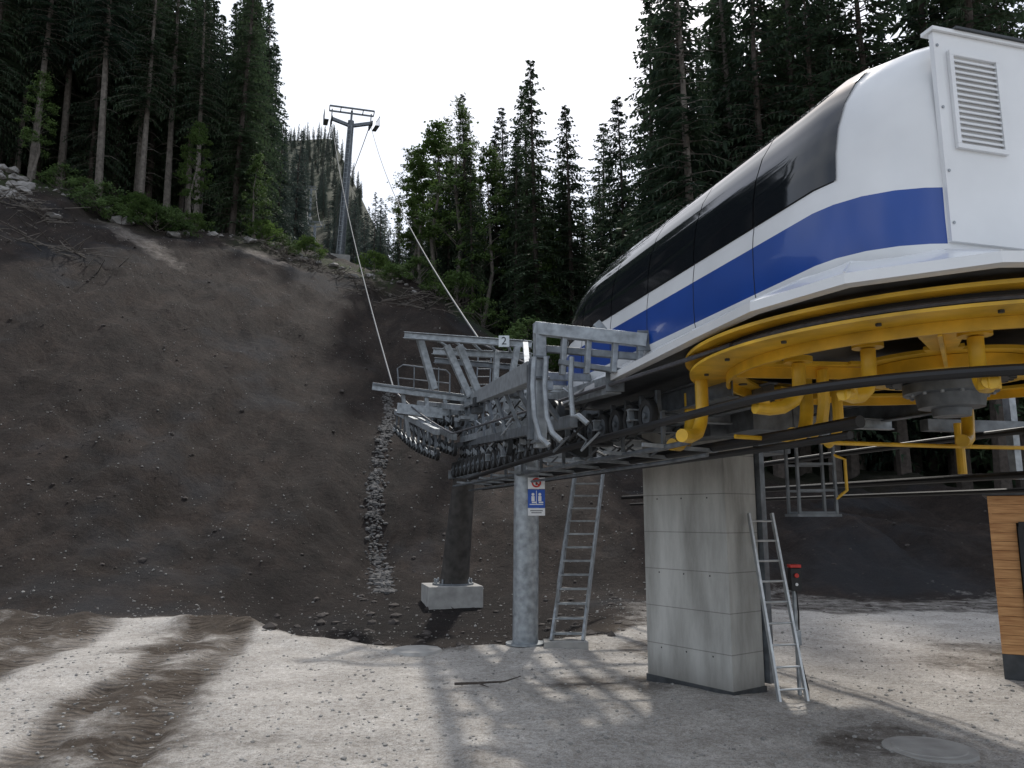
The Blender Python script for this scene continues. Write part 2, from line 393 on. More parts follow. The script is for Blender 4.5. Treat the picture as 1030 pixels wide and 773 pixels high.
def scatter(n,qa,qb,ya,yb,smin,smax,p=3,sink=.2,ypow=1.0):
    y=ya+(yb-ya)*rng.random(n)**ypow; qq=rng.uniform(qa,qb,n); x=qq*y; z=height(x,y); s=smin+(smax-smin)*rng.random(n)**p
    return np.stack([x,y,z+s*sink],1),s
P,S_=scatter(8000,-.75,.75,5.5,20,.006,.028,3,.15,1.5); rocks('gravel_stones',P,S_,'stone')
P,S_=scatter(5200,-.85,.3,19,58,.015,.045,4,.2); rocks('slope_stones',P,S_,'stone')
P,S_=scatter(1500,-.85,.8,19,50,.03,.13,6,-.15); rocks('slope_rocks',P,S_,'stoned')
P,S_=scatter(300,-.30,.14,15.5,24,.03,.18,4,.0); rocks('hollow_rocks',P,S_,'stoned')
n=1900; y=rng.uniform(24.0,43,n); x=gqf(y)*y+rng.normal(0,.17,n); s=.03+.09*rng.random(n)**2
rocks('gully_stones',np.stack([x,y,height(x,y)+s*.0],1),s,'stoneg')
n=90; qq=rng.uniform(-.75,-.12,n); y=np.interp(qq,QS,YC)+rng.normal(-1.0,1.5,n); x=qq*y; s=.12+.55*rng.random(n)**4
rocks('crest_boulders',np.stack([x,y,height(x,y)],1),s,'stonep',lv=2)
n=60; y=rng.uniform(50,56,n); x=-.675*y+rng.normal(0,1.2,n); s=.15+.5*rng.random(n)**2
rocks('crest_boulders',np.stack([x,y,height(x,y)],1),s,'stonep',lv=2)

# ------------------------------------------------------------ trees
def mesh_from(name,V,F,mi,mats):
    me=bpy.data.meshes.new(name); me.from_pydata(V,[],F); 
    for k in mats: me.materials.append(M[k])
    me.polygons.foreach_set('material_index',mi); me.update(); return me
def conifer(name,seed,H,cs,R,needle='needle',bark='bark',dens=1.0):
    r=random.Random(seed); mb=MB([bark,needle])
    mb.path([(0,0,-.8),(0,0,H*.3),(r.uniform(-.1,.1),r.uniform(-.1,.1),H*.7),(0,0,H)],[.010*H+.03,.008*H,.0045*H,.012],7,bark)
    h=H*cs
    for _ in range(int(60*cs)):
        hh=r.uniform(H*.10,H*cs+.5); a=r.uniform(0,6.28); l=r.uniform(.5,2.0)
        mb.path([(0,0,hh),(math.cos(a)*l*.5,math.sin(a)*l*.5,hh-.05),(math.cos(a)*l,math.sin(a)*l,hh-.3*l)],[.02,.014,.006],3,bark)
    asym=r.uniform(0,6.28)
    while h<H-.15:
        t=(h-H*cs)/(H*(1-cs)); nb=int((5 if t<.85 else 4)*dens+r.random())
        for _ in range(nb):
            a=r.uniform(0,6.28); Lb=R*((1-t)**.75)*r.uniform(.5,1.15)*(1+.22*math.cos(a-asym))*(.6+.4*min(1,t/.12))+.12
            if r.random()<.08: continue
            up=.35*t-.05+r.uniform(-.12,.1); dr=.45*(1-t)+.1
            ca,sa=math.cos(a),math.sin(a)
            ns=max(3,int(Lb/.30)); hb=h+r.uniform(-.2,.2)
            pt=lambda s:(ca*Lb*s,sa*Lb*s,hb+up*Lb*s-dr*Lb*s*s)
            p0,p1,p2=pt(0),pt(.5),pt(.95); mb.path([p0,p1,p2],[.03,.018,.006],3,bark)
            for i in range(1,ns+1):
                s=i/ns; p=pt(s)
                for sd in(-1,1):
                    l=(.42*Lb*(1-s)**.7*.6+.22)*r.uniform(.7,1.25); an=a+sd*r.uniform(.6,1.25)
                    dx,dy=math.cos(an)*l,math.sin(an)*l; dz=-l*r.uniform(.15,.65); w=r.uniform(.05,.11)+.03*l
                    px,py=-math.sin(an)*w,math.cos(an)*w; tz=r.uniform(-.05,.05)
                    mb.add([p,(p[0]+dx*.5+px,p[1]+dy*.5+py,p[2]+dz*.4+tz),(p[0]+dx,p[1]+dy,p[2]+dz),(p[0]+dx*.5-px,p[1]+dy*.5-py,p[2]+dz*.4-tz)],[(0,1,2,3)],needle)
                l=r.uniform(.2,.5)*(1.1-.6*t); w=r.uniform(.05,.1)
                mb.add([(p[0]-ca*w,p[1]-sa*w,p[2]),(p[0]+ca*w,p[1]+sa*w,p[2]),(p[0]+ca*.4*w+r.uniform(-.08,.08),p[1]+sa*.4*w,p[2]-l)],[(0,1,2)],needle)
        h+=r.uniform(.28,.48)
    return mesh_from(name,mb.v,mb.f,mb.m,mb.mats)
def broad(name,seed,H,R,leaf='leaf',nclus=80,per=70,ls=.14,low=.3):
    r=random.Random(seed); mb=MB(['barkp',leaf])
    mb.path([(0,0,-.5),(.05*H,0,H*.3),(.02*H,.03*H,H*.6),(0,0,H*.9)],[.014*H,.010*H,.006*H,.01],7,'barkp')
    for c in range(nclus):
        t=r.uniform(low,1); rad_=R*math.sin(min(1,(1.05-t)/(1.05-low)*1.0)*math.pi*.62+.1)*r.uniform(.3,1.05); a=r.uniform(0,6.28)
        cx,cy,cz=math.cos(a)*rad_,math.sin(a)*rad_,H*t
        if c%2==0: mb.path([(0,0,max(.1,cz-rad_*.8)),(cx*.5,cy*.5,cz-rad_*.3),(cx,cy,cz)],[.03,.02,.008],4,'barkp')
        cr=r.uniform(.35,.8)*R*.28
        for _ in range(per):
            p=Vector((r.gauss(0,1),r.gauss(0,1),r.gauss(0,.6)))*cr*.6+Vector((cx,cy,cz)); u=Vector((r.gauss(0,1),r.gauss(0,1),r.gauss(0,.5))).normalized(); w=u.orthogonal().normalized()*ls*.5; u=u*ls*r.uniform(.7,1.4)
            mb.add([p,p+u*.5+w,p+u,p+u*.5-w],[(0,1,2,3)],leaf)
    return mesh_from(name,mb.v,mb.f,mb.m,mb.mats)
edge=[conifer('spruce_edge_mesh_%d'%k,10+k,27+k*1.5,.34+.05*k,3.1,bark='barkp' if k!=2 else 'bark',dens=1.25) for k in range(3)]
full=[conifer('spruce_full_mesh_%d'%k,30+k,25+k*2,.06+.05*k,3.3+.2*k,dens=1.45) for k in range(3)]
slim=[conifer('spruce_slim_mesh_%d'%k,50+k,22+2*k,.18,2.4,dens=1.2) for k in range(3)]
far=[conifer('spruce_far_mesh_%d'%k,70+k,21+2*k,.08,3.2,'needlehaze',dens=1.0) for k in range(2)]
beech=[broad('beech_mesh_%d'%k,90+k,17,2.7,nclus=75,per=60,ls=.24) for k in range(2)]
shrub=[broad('shrub_mesh_%d'%k,95+k,1.9,1.7,nclus=40,per=60,ls=.12,low=.1) for k in range(2)]
def place(me,name,x,y,s=1,parent=None,dz=0,tilt=.03):
    o=bpy.data.objects.new(name,me); scene.collection.objects.link(o)
    o.location=(x,y,hz(x,y)+dz); o.rotation_euler=(random.uniform(-tilt,tilt),random.uniform(-tilt,tilt),random.uniform(0,6.28)); o.scale=(s,s,s*random.uniform(.95,1.08))
    if parent:o.parent=parent
    return o
forestE=empty('distant_forest')
def lx(y): return 4.08-.28*(y-7.32)
pts=[]
def okp(x,y,d):
    for a,b in pts:
        if (a-x)**2+(b-y)**2<d*d: return False
    pts.append((x,y)); return True
# left stand
for _ in range(1700):
    y=random.uniform(54,95); qq=random.uniform(-1.0,-.30); x=qq*y
    ycq=float(np.interp(qq,QS,YC))
    if y<ycq+random.uniform(.5,3) or abs(x-lx(y))<10 or (qq>-.345 and y<75): continue
    if not okp(x,y,2.6): continue
    front=y<ycq+9
    m_=random.choice(edge+edge+full if front else edge+full)
    place(m_,'spruce_tree' if front else 'forest_spruce',x,y,random.uniform(.8,1.1),None if front else forestE)
# middle strip
for _ in range(1600):
    y=random.uniform(58,125); qq=random.uniform(-.24,.20); x=qq*y
    ycq=float(np.interp(qq,QS,YC))
    if y<ycq+3 or x-lx(y)<6+ (y-60)*.04: continue
    if not okp(x,y,2.6): continue
    s=random.uniform(.5,.82)+ (.16 if qq>.0 else 0) - (.08 if qq<-.13 else 0)
    if random.random()<.1: s*=1.18
    place(random.choice(slim+slim+full),'spruce_tree' if y<ycq+8 else 'forest_spruce',x,y,s,None if y<ycq+8 else forestE)
# right stand
for _ in range(2600):
    y=random.uniform(37,88); qq=random.uniform(.13,1.0); x=qq*y
    if y<41+random.uniform(0,2)+max(0,(.24-qq))*110: continue
    if not okp(x,y,2.5): continue
    front=y<49
    sc_=random.uniform(1.0,1.35) if qq>.2 else random.uniform(.85,1.1)
    place(random.choice(edge+full+full),'spruce_tree' if front else 'forest_spruce',x,y,sc_,None if front else forestE)
# far mountainside
for _ in range(3600):
    y=95+505*random.random()**.8; qq=random.uniform(-.5,-.06); x=qq*y
    if y<330 and abs(x-lx(y))<float(np.interp(y,[95,200,330],[7,4.5,4.5]))+random.uniform(-2,1.5): continue
    if qq>-.2 and y>330: continue
    if not okp(x,y,4.4+ (y-95)*.008): continue
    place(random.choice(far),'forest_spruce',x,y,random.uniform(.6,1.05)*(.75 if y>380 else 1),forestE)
for (x,y,s) in [(-6.4,65,.92),(-4.6,62,1.0),(-2.4,61,.85),(-9.0,68,.75),(-7.8,64.5,.7),(3,60,.8)]: place(random.choice(beech),'beech_tree',x,y,s)
for (x,y,s) in [(-25,59,.5),(-21,62,.45),(-36,56,.5)]: place(random.choice(beech),'beech_tree',x,y,s)
for (qq,dy,s) in [(-.53,-3.5,1.0),(-.50,-3,1.2),(-.545,-2.5,1.3),(-.47,-3.2,1.0),(-.515,-4.2,.8),(-.45,-2.5,1.0),(-.43,-3,.7),(-.42,-1,.9),(-.33,-1,1.0),(-.30,-1.5,.9),(-.27,-.5,1.0),(-.12,0,1.2),(-.07,0,1.3),(-.04,1,1.2),(-.18,0,1.0),(-.6,0,1.0),(.02,0,1.5),(.05,1,1.4),(-.57,-1,.9),(-.49,-1.5,1.2),(-.155,-.5,.8),(-.10,-1,.8)]:
    y=float(np.interp(qq,QS,YC))+dy; place(random.choice(shrub),'shrub',qq*y,y,s*.95,dz=-.15)
mb=MB(['barkp'])
for (cx,cy) in [(-33,50),(-31,49),(-17,60),(-19,61),(-14,61),(-26,44),(-10,58),(-6,57)]:
    for _ in range(50):
        x=cx+random.gauss(0,1.6);y=cy+random.gauss(0,.9);z=hz(x,y)+random.uniform(0,.2);a=random.uniform(0,6.28);l=random.uniform(.5,2.2)
        mb.tube((x,y,z),(x+math.cos(a)*l,y+math.sin(a)*l,z+random.uniform(-.1,.5)),.04,.015,5,'barkp')
mb.obj('brushwood_pile')
mb=MB(['bark']); mb.path([(-.75,10.9,.05),(-.45,10.85,.07),(-.1,11.0,.06),(.12,11.15,.1)],[.02,.018,.012,.006],6,'bark'); mb.path([(-.45,10.85,.07),(-.3,10.7,.05)],[.012,.005],5,'bark'); mb.obj('fallen_branch')

# ------------------------------------------------------------ station
O=Vector((4.08,7.32,0)); D=Vector((-.27,.963,0)).normalized(); Lf=Vector((-D.y,D.x,0))
def S(a,b,z): return O+D*a+Lf*b+Vector((0,0,z))
st=empty('chairlift_station')
prof=[(1.93,3.99),(1.965,4.08),(1.98,4.15),(1.985,4.36),(1.98,4.58),(1.97,4.68),(1.955,4.77),(1.94,5.0),(1.90,5.22),(1.82,5.44),(1.70,5.63),(1.54,5.79),(1.32,5.90),(.95,5.97),(.45,6.0),(0,6.01)]
kk=['white','white','blue','blue','white','white']+['seam']*5+['white']*4
stn=[(-1.5,.945,.70),(-1.46,.96,.76),(-1.36,.975,.85),(-1.2,.985,.93),(-1.0,.995,.98),(-.8,1,1)]+[(a,1,1) for a in np.arange(-.4,4.2,.4)]+[(4.3,1,1),(4.7,.97,.995),(5.0,.89,.985),(5.2,.78,.97),(5.32,.64,.95),(5.38,.5,.93)]
def sect(a,sz,sb,off=0):
    out=[]
    for (b,z) in prof: out.append((b*sb,4.6+(z-4.6)*sz if z>4.6 else z))
    return out
mb=MB(['white','blue','seam'])
NP=len(prof); full_n=2*NP-1; vs=[]
for (a,sz,sb) in stn:
    pr=sect(a,sz,sb); ring=pr+[(-b,z) for (b,z) in pr[-2::-1]]
    for (b,z) in ring: vs.append(S(a,b,z))
for si in range(len(stn)-1):
    am=(stn[si][0]+stn[si+1][0])/2
    for p in range(full_n-1):
        pi=p if p<NP-1 else full_n-2-p
        k=kk[pi]
        if k=='seam' and am<-1.0: k='white'
        s0=si*full_n+p
        mb.add([vs[s0],vs[s0+1],vs[s0+1+full_n],vs[s0+full_n]],[(0,3,2,1)],k)
e0=vs[:full_n]; e1=vs[-full_n:]
mb.add(e0,[tuple(range(full_n))],'white'); mb.add(e1,[tuple(range(full_n-1,-1,-1))],'white')
ob=mb.obj('housing_shell',st,smooth=0)
bm=bmesh.new(); bm.from_mesh(ob.data); bmesh.ops.remove_doubles(bm,verts=bm.verts,dist=.0005); bmesh.ops.recalc_face_normals(bm,faces=bm.faces); bm.to_mesh(ob.data); bm.free()
ob.data.shade_smooth(); ob.data.set_sharp_from_angle(angle=rad(38))
def shell_at(a):
    A_=[s[0] for s in stn]; return float(np.interp(a,A_,[s[1] for s in stn])),float(np.interp(a,A_,[s[2] for s in stn]))
mb=MB(['glass'])
cuts=[-1.03,.05,1.15,2.25,3.35,4.4,5.36]
gp=prof[6:12]
gpf=[]
for t in np.linspace(0,5,16):
    i_=min(int(t),4); f=t-i_; gpf.append((gp[i_][0]*(1-f)+gp[i_+1][0]*f,gp[i_][1]*(1-f)+gp[i_+1][1]*f))
for sgn in(1,-1):
    for ci in range(len(cuts)-1):
        aa=sorted(set([cuts[ci]+.009,cuts[ci+1]-.009]+[s[0] for s in stn if cuts[ci]+.03<s[0]<cuts[ci+1]-.03])); vs=[];fs=[]
        for a in aa:
            sz,sb=shell_at(a)
            for n_,(b,z) in enumerate(gpf): 
                vs.append(S(a,sgn*(b*sb+.012),(4.6+(z-4.6)*sz)+.008))
        nn=len(gpf)
        for x_ in range(len(aa)-1):
            for y_ in range(nn-1): 
                f_=(x_*nn+y_,x_*nn+y_+1,(x_+1)*nn+y_+1,(x_+1)*nn+y_); fs.append(f_[::-1] if sgn>0 else f_)
        mb.add(vs,fs,'glass')
ob=mb.obj('window_panels',st,smooth=60)
mb=MB(['seam'])
for a in cuts[1:-1]:
    sz,sb=shell_at(a)
    for sgn in(1,-1):
        for (i0,i1) in((0,6),(11,15)):
            pr=[S(a,sgn*(b*sb+.0025),(4.6+(z-4.6)*sz if z>4.6 else z)+(.003 if i0 else 0)) for (b,z) in prof[i0:i1+1]]
            for p,q2 in zip(pr[:-1],pr[1:]): mb.beam(p,q2,.005,.004,'seam')
mb.obj('shell_joints',st)
mb=MB(['white','seam','galv'])
def sbox(mb,a0,a1,b0,b1,z0,z1,k):
    vs=[S(a,b,z) for z in(z0,z1) for (a,b) in((a0,b0),(a1,b0),(a1,b1),(a0,b1))]
    mb.add(vs,[(0,1,2,3),(4,7,6,5),(0,4,5,1),(1,5,6,2),(2,6,7,3),(3,7,4,0)],k)
sbox(mb,-1.535,-1.495,-1.30,1.38,4.16,5.81,'white')
sbox(mb,-1.56,-1.44,-1.34,1.40,5.812,5.84,'white')
sbox(mb,-1.58,-1.40,-1.36,1.20,5.842,5.86,'darkgrey')
lb0,lb1,lz0,lz1=.80,1.27,4.88,5.66
for (b0,b1,z0,z1) in((lb0,lb1,lz0,lz0+.035),(lb0,lb1,lz1-.035,lz1),(lb0,lb0+.035,lz0+.036,lz1-.036),(lb1-.035,lb1,lz0+.036,lz1-.036)):
    sbox(mb,-1.565,-1.536,b0,b1,z0,z1,'white')
n=15
for i_ in range(n):
    z=lz0+.05+(lz1-lz0-.1)*(i_+.5)/n
    mb.beam(S(-1.552,lb0+.036,z),S(-1.552,lb1-.036,z),.012,.012,'white')
    vs=[S(-1.537,lb0+.036,z+.028),S(-1.537,lb1-.036,z+.028),S(-1.56,lb1-.036,z-.012),S(-1.56,lb0+.036,z-.012)]
    mb.add(vs,[(0,1,2,3)],'white')
for (bb,zz) in ((1.35,4.3),(1.35,4.7),(1.35,5.2),(1.35,5.7),(.2,4.3),(.2,5.7)):
    mb.tube(S(-1.536,bb,zz),S(-1.542,bb,zz),.012,.012,8,'galv')
sbox(mb,-1.538,-1.5352,.30,.306,4.17,5.80,'seam')
mb.obj('rear_panel',st)
# skirt
outer=[(5.3,2.12),(.42,2.42),(-.6,2.46),(-1.45,2.25),(-2.12,1.60),(-2.42,.62)]
inner=[(5.3,1.86),(.42,1.93),(-.6,1.93),(-1.05,1.86),(-1.44,1.42),(-1.48,.6)]
outer=outer+[(a,-b) for a,b in outer[::-1]]; inner=inner+[(a,-b) for a,b in inner[::-1]]
mb=MB(['white','darkgrey','seam']); n=len(outer)
def inset(pt,f): return (pt[0]*(1-f*.02),pt[1]*(1-f*.02))
ZS=.11
rows=[([inset(p,2) for p in outer],3.68+ZS),(outer,3.685+ZS),(outer,3.76+ZS),([((o[0]*.15+i_[0]*.85),(o[1]*.15+i_[1]*.85)) for o,i_ in zip(outer,inner)],4.08),(inner,4.14)]
for ri in range(len(rows)-1):
    for p in range(n-1):
        a_,b_=rows[ri],rows[ri+1]
        mb.add([S(*a_[0][p],a_[1]),S(*a_[0][p+1],a_[1]),S(*b_[0][p+1],b_[1]),S(*b_[0][p],b_[1])],[(0,1,2,3)],'white')
mb.add([S(*p,3.69+ZS) for p in rows[0][0]],[tuple(range(n))],'darkgrey')
mb.add([S(5.3,2.12,3.69+ZS),S(5.3,-2.12,3.69+ZS),S(5.3,-1.86,4.14),S(5.3,1.86,4.14)],[(0,1,2,3)],'white')
for p in range(1,n-1):
    o_,i_=outer[p],inner[p]; mb.beam(S(*o_,3.875),S(o_[0]*.15+i_[0]*.85,o_[1]*.15+i_[1]*.85,4.085),.012,.012,'white')
mb.obj('housing_skirt',st,smooth=20)
# bullwheel
WZ=.14
mb=MB(['yellow','black','darkgrey'])
C=S(0,0,WZ); Z=Vector((0,0,1))
def ring(r0,r1,z0,z1,k,n=96): mb.lathe(C,Z,[(r0,z0),(r1,z0),(r1,z1),(r0,z1),(r0,z0)],n,k)
ring(2.0,2.36,3.45,3.475,'yellow'); ring(2.15,2.22,3.476,3.58,'black'); ring(2.10,2.40,3.58,3.61,'yellow')
ring(1.98,2.01,3.36,3.449,'yellow')
ring(.42,.62,3.43,3.50,'yellow')
nA=120; rs=[.62,.74,.86,.98,1.10,1.22,1.34,1.46,1.58,1.70,1.82,1.92,2.01]
zt,zb=3.475,3.445
def hole(ri,ai):
    rm=(rs[ri]+rs[ri+1])/2; t=((ai+.5)/nA*6)%1
    if ((t-.5)/.40)**4+((rm-1.30)/.50)**4<1: return True
    return False
vs=[];fs=[]
for zz in(zb,zt):
    for r_ in rs:
        for a in range(nA):
            t=2*math.pi*a/nA; vs.append(C+Vector((math.cos(t)*r_,math.sin(t)*r_,zz)))
nR=len(rs); off=nR*nA
for ri in range(nR-1):
    for a in range(nA):
        a2=(a+1)%nA
        if hole(ri,a): continue
        v=[ri*nA+a,ri*nA+a2,(ri+1)*nA+a2,(ri+1)*nA+a]
        fs.append(v); fs.append([off+i_ for i_ in v[::-1]])
        for (dr,da,e) in((-1,0,(0,1)),(1,0,(2,3)),(0,1,(1,2)),(0,-1,(3,0))):
            r2=ri+dr;aa=(a+da)%nA
            if 0<=r2<nR-1 and hole(r2,aa): fs.append([v[e[0]],v[e[1]],off+v[e[1]],off+v[e[0]]])
mb.add(vs,fs,'yellow')
for i_ in range(6):
    t=2*math.pi*(i_)/6; d=Vector((math.cos(t),math.sin(t),0))
    mb.beam(C+d*.6+Vector((0,0,3.38)),C+d*1.98+Vector((0,0,3.40)),.03,.11,'yellow')
for i_ in range(18):
    t=2*math.pi*(i_+.5)/18; d=Vector((math.cos(t),math.sin(t),0))
    mb.tube(C+d*1.90+Vector((0,0,3.447)),C+d*1.90+Vector((0,0,3.435)),.045,.045,12,'darkgrey')
    mb.tube(C+d*2.2+Vector((0,0,3.451)),C+d*2.2+Vector((0,0,3.43)),.022,.022,6,'darkgrey')
mb.obj('bullwheel',st)
mb=MB(['galv','yellow','darkgrey','rust'])
mb.lathe(C,Z,[(.001,2.98),(.16,2.98),(.17,3.05),(.28,3.06),(.30,3.18),(.40,3.19),(.40,3.28),(.30,3.29),(.30,3.44),(.001,3.44)],32,'galvd')
for i_ in range(30):
    t=2*math.pi*i_/30; d=Vector((math.cos(t),math.sin(t),0)); mb.beam(C+d*.46+Vector((0,0,3.33)),C+d*.54+Vector((0,0,3.33)),.05,.06,'darkgrey')
mb.lathe(C,Z,[(.3,3.295),(.48,3.295),(.48,3.36),(.3,3.36)],40,'darkgrey')
mb.lathe(C,Z,[(.54,3.33),(.70,3.33),(.70,3.44),(.54,3.44),(.54,3.33)],48,'yellow')
for i_ in range(14):
    t=2*math.pi*i_/14; d=Vector((math.cos(t),math.sin(t),0)); mb.tube(C+d*.35+Vector((0,0,3.19)),C+d*.35+Vector((0,0,3.165)),.018,.018,6,'galv')
mb.obj('hub_and_gear',st)
mb=MB(['yellow','galv'])
def pol(r,t,z): return S(-math.cos(t)*r,math.sin(t)*r,z)
for t in [rad(x) for x in(-80,-48,-16,12,38,64,88)]:
    mb.path([pol(1.66,t,3.52),pol(1.66,t,3.40),pol(1.67,t,3.28),pol(1.73,t,3.19),pol(1.84,t,3.13),pol(1.98,t,3.11),pol(2.12,t,3.12)],.058,12,'yellow')
    mb.tube(pol(1.66,t,3.575),pol(1.66,t,3.53),.12,.12,16,'yellow'); mb.beam(pol(2.06,t,3.07),pol(2.06,t,3.19),.11,.09,'yellow')
for (a,b) in((1.3,1.85),(1.0,-1.2),(.9,.9),(2.2,1.5)):
    mb.path([S(a,b,3.6),S(a,b,3.28),S(a-.03,b+.04,3.14),S(a-.1,b+.12,3.03),S(a-.2,b+.26,2.98),S(a-.3,b+.4,2.98)],.066,12,'yellow')
for (a,b) in((.3,1.15),(1.2,.3)):
    mb.path([S(a,b,3.55),S(a,b,3.25),S(a+.05,b,3.05),S(a+.2,b,2.98)],.055,10,'yellow')
mb.path([S(.95,1.7,2.98),S(1.0,.5,2.95),S(1.0,-.8,2.95),S(.9,-2.6,2.95)],.022,8,'yellow')
mb.obj('guide_arms',st)
mb=MB(['black','galv','galvd'])
def loop(R,z,a1,zend,r,k='black',b2=None):
    pts=[S(a1,R,zend)]
    for x in np.linspace(a1*.8,.3,5): pts.append(S(x,R,z+(zend-z)*(x/a1)**2))
    for t in np.linspace(90,-90,40): pts.append(pol(R,rad(t),z))
    for x in np.linspace(.3,a1*.8,5): pts.append(S(x,-R,z+(zend-z)*(x/a1)**2))
    mb.path(pts,r,10,k)
loop(2.16,3.18,11.0,3.0,.042); 
for (b,z,r,a0,a1) in((1.35,2.97,.055,-.35,12.6),(1.42,2.86,.035,-.30,12.6),(1.75,2.82,.022,1.5,12.6),(1.95,2.95,.03,1.5,13.5)):
    mb.path([S(a0,b-.05,z+.02),S(a0+.8,b,z)]+[S(x,b,z) for x in np.linspace(a0+2,a1,6)],r,10,'black' if r>.032 else 'galvd')
for (b,z,r) in((-1.9,2.66,.045),(-2.1,2.5,.03)):
    mb.path([S(-2.2,b,z),S(0,b,z),S(4,b,z),S(12,b,z)],r,10,'black')
for a in np.arange(2,12.5,1.1):
    mb.beam(S(a,1.3,2.93),S(a,2.2,2.98),.05,.04,'galv'); mb.beam(S(a,1.95,2.98),S(a,1.95,3.35),.04,.04,'galvd')
mb.obj('guide_rails',st)
mb=MB(['galv','galvd','darkgrey','rubber'])
for b in(-1.5,1.55): mb.ibeam(S(1.2,b,3.54),S(13.6,b,3.62),.14,.26,'galvd')
mb.ibeam(S(1.3,1.0,3.5),S(5.3,1.0,3.5),.12,.22,'galvd')
for a in(2.6,3.7,4.8,6.0,7.2,8.4,9.6): mb.ibeam(S(a,-1.6,3.38),S(a,2.1,3.38),.1,.14,'galv')
for i_,a in enumerate(np.arange(2.3,13.4,.44)):
    z=3.34; mb.wheel(S(a,1.98,z),Lf,.19,.09,hub='galvd'); mb.beam(S(a,1.85,z),S(a,1.85,3.64),.06,.05,'galvd')
    mb.tube(S(a,1.6,z),S(a,1.9,z),.04,.04,8,'galvd')
for (a,b,z,r) in((4.6,2.3,3.55,.27),(5.4,2.35,3.75,.2),(7.9,2.1,3.5,.2)):
    mb.lathe(S(a,b,z),Lf,[(r*.78,-.03),(r,-.05),(r,.05),(r*.78,.03),(r*.78,-.03)],24,'darkgrey')
    for t in range(6):
        th=t*math.pi/3; mb.tube(S(a,b,z),S(a+math.cos(th)*r*.8,b,z+math.sin(th)*r*.8),.018,.018,6,'galvd')
    mb.tube(S(a,b-.4,z),S(a,b+.08,z),.05,.05,10,'galv')
for (a,b,z,sx_,sy_,sz_) in((2.4,.4,3.35,.7,.6,.3),(3.3,.6,3.35,.5,.8,.3),(4.3,-.6,3.3,.9,.6,.4),(3.0,1.65,3.35,.35,.25,.22),(4.4,1.72,3.3,.3,.22,.25),(5.5,1.6,3.25,.4,.3,.3)):
    mb.box(S(a,b,z),(sx_,sy_,sz_),random.choice(['galvd','darkgrey','galv']),rad(15.6))
for _ in range(22):
    a=random.uniform(1.9,6); b=random.uniform(.8,2.15); z=random.uniform(3.05,3.6)
    mb.path([S(a,b,z),S(a+.3,b+.05,z-.12),S(a+.7,b-.05,z-.08),S(a+1.1,b,z+.05)],.016,6,random.choice(['rubber','galvd','darkgrey']))
mb.obj('drive_and_tyre_conveyor',st,bevel=.004)
mb=MB(['galv','yellow','galvd'])
X0,Y_=3.25,9.1
for x in(X0,X0+.42): mb.beam((x,Y_,3.5),(x,Y_,2.22),.03,.03,'galvd'); mb.beam((x,Y_+.35,3.5),(x,Y_+.35,2.22),.03,.03,'galvd')
for z in(2.25,2.5,2.8): mb.beam((X0,Y_,z),(X0+.42,Y_,z),.025,.025,'galvd'); mb.beam((X0,Y_+.35,z),(X0+.42,Y_+.35,z),.025,.025,'galvd')
mb.box((X0+.21,Y_+.17,2.22),(.5,.42,.03),'galvd')
mb.path([(X0+.42,Y_,2.9),(X0+.55,Y_,2.85),(X0+.55,Y_,2.5),(X0+.42,Y_,2.4)],.018,8,'yellow')
mb.obj('maintenance_step',st)
mb=MB(['galv']); mb.beam((6.25,9.9,2.66),(6.25,9.9,3.75),.10,.10,'galv'); mb.beam((5.0,9.6,3.3),(6.7,9.95,3.3),.14,.14,'galvd'); mb.tube((5.3,9.4,2.7),(5.3,9.4,3.3),.05,.05,10,'yellow'); mb.obj('rear_hangers',st)
pil=MB(['conc','seam'])
N_=Vector((2.73,10.3,0)); LL=Vector((1.88,11.5,0)); RR=Vector((3.24,10.68,0)); BB=LL+RR-N_
def prism(m_,ps,z0,z1,k,z1s=None):
    vs=[(p.x,p.y,z0) for p in ps]+[(p.x,p.y,z1) for p in ps]; n=len(ps)
    m_.add(vs,[tuple(range(n-1,-1,-1)),tuple(range(n,2*n))]+[(i,(i+1)%n,n+(i+1)%n,n+i) for i in range(n)],k)
prism(pil,[N_,RR,BB,LL],-.3,3.42,'conc')
e=(LL-N_).normalized(); nn_=Vector((-e.y,e.x,0)); 
if nn_.y>0: nn_=-nn_
for z in(.45,1.45,2.45):
    for s_ in(.3,.75,1.2): p=N_+e*s_+Vector((0,0,z)); pil.tube(p+nn_*.002,p-nn_*.02,.014,.014,8,'seam')
pil.obj('concrete_pillar',st,bevel=.012,smooth=0)
pf=MB(['darkgrey']); cc=(N_+BB)/2
prism(pf,[cc+(p-cc)*1.03 for p in(N_,RR,BB,LL)],-.2,.07,'darkgrey'); pf.obj('pillar_waterproofing',st,smooth=0)
mb=MB(['galvd']); e2=(RR-N_).normalized()
mb.box((RR.x+.05,RR.y+.05,1.75),(.10,.16,3.3),'galvd',math.atan2(e2.y,e2.x)); mb.obj('cable_duct',st,smooth=0)

# ------------------------------------------------------------ front support frame
fr=empty('lift_support_frame')
mb=MB(['rust','concl','galv'])
mb.tube((-1.66,23,-.1),(-1.32,22.1,3.3),.42,.30,24,'rust'); 
mb.lathe((-1.66,23,.42),(0,0,1),[(.42,-.1),(.58,-.1),(.58,-.04),(.42,-.04)],24,'galvd')
for i_ in range(12):
    t=i_*math.pi/6; mb.tube((-1.66+.51*math.cos(t),23+.51*math.sin(t),.38),(-1.66+.51*math.cos(t),23+.51*math.sin(t),.5),.03,.03,6,'galv')
mb.box((-1.7,23,.0),(1.5,1.5,.66),'concl',.25)
mb.obj('front_column',fr,bevel=.01)
mb=MB(['galv','concl'])
mb.tube((.23,14.4,-.1),(.27,14.4,3.6),.225,.225,28,'galv'); mb.lathe((.27,14.4,3.6),(0,0,1),[(.22,0),(.32,0),(.32,.04),(.22,.04)],28,'galv')
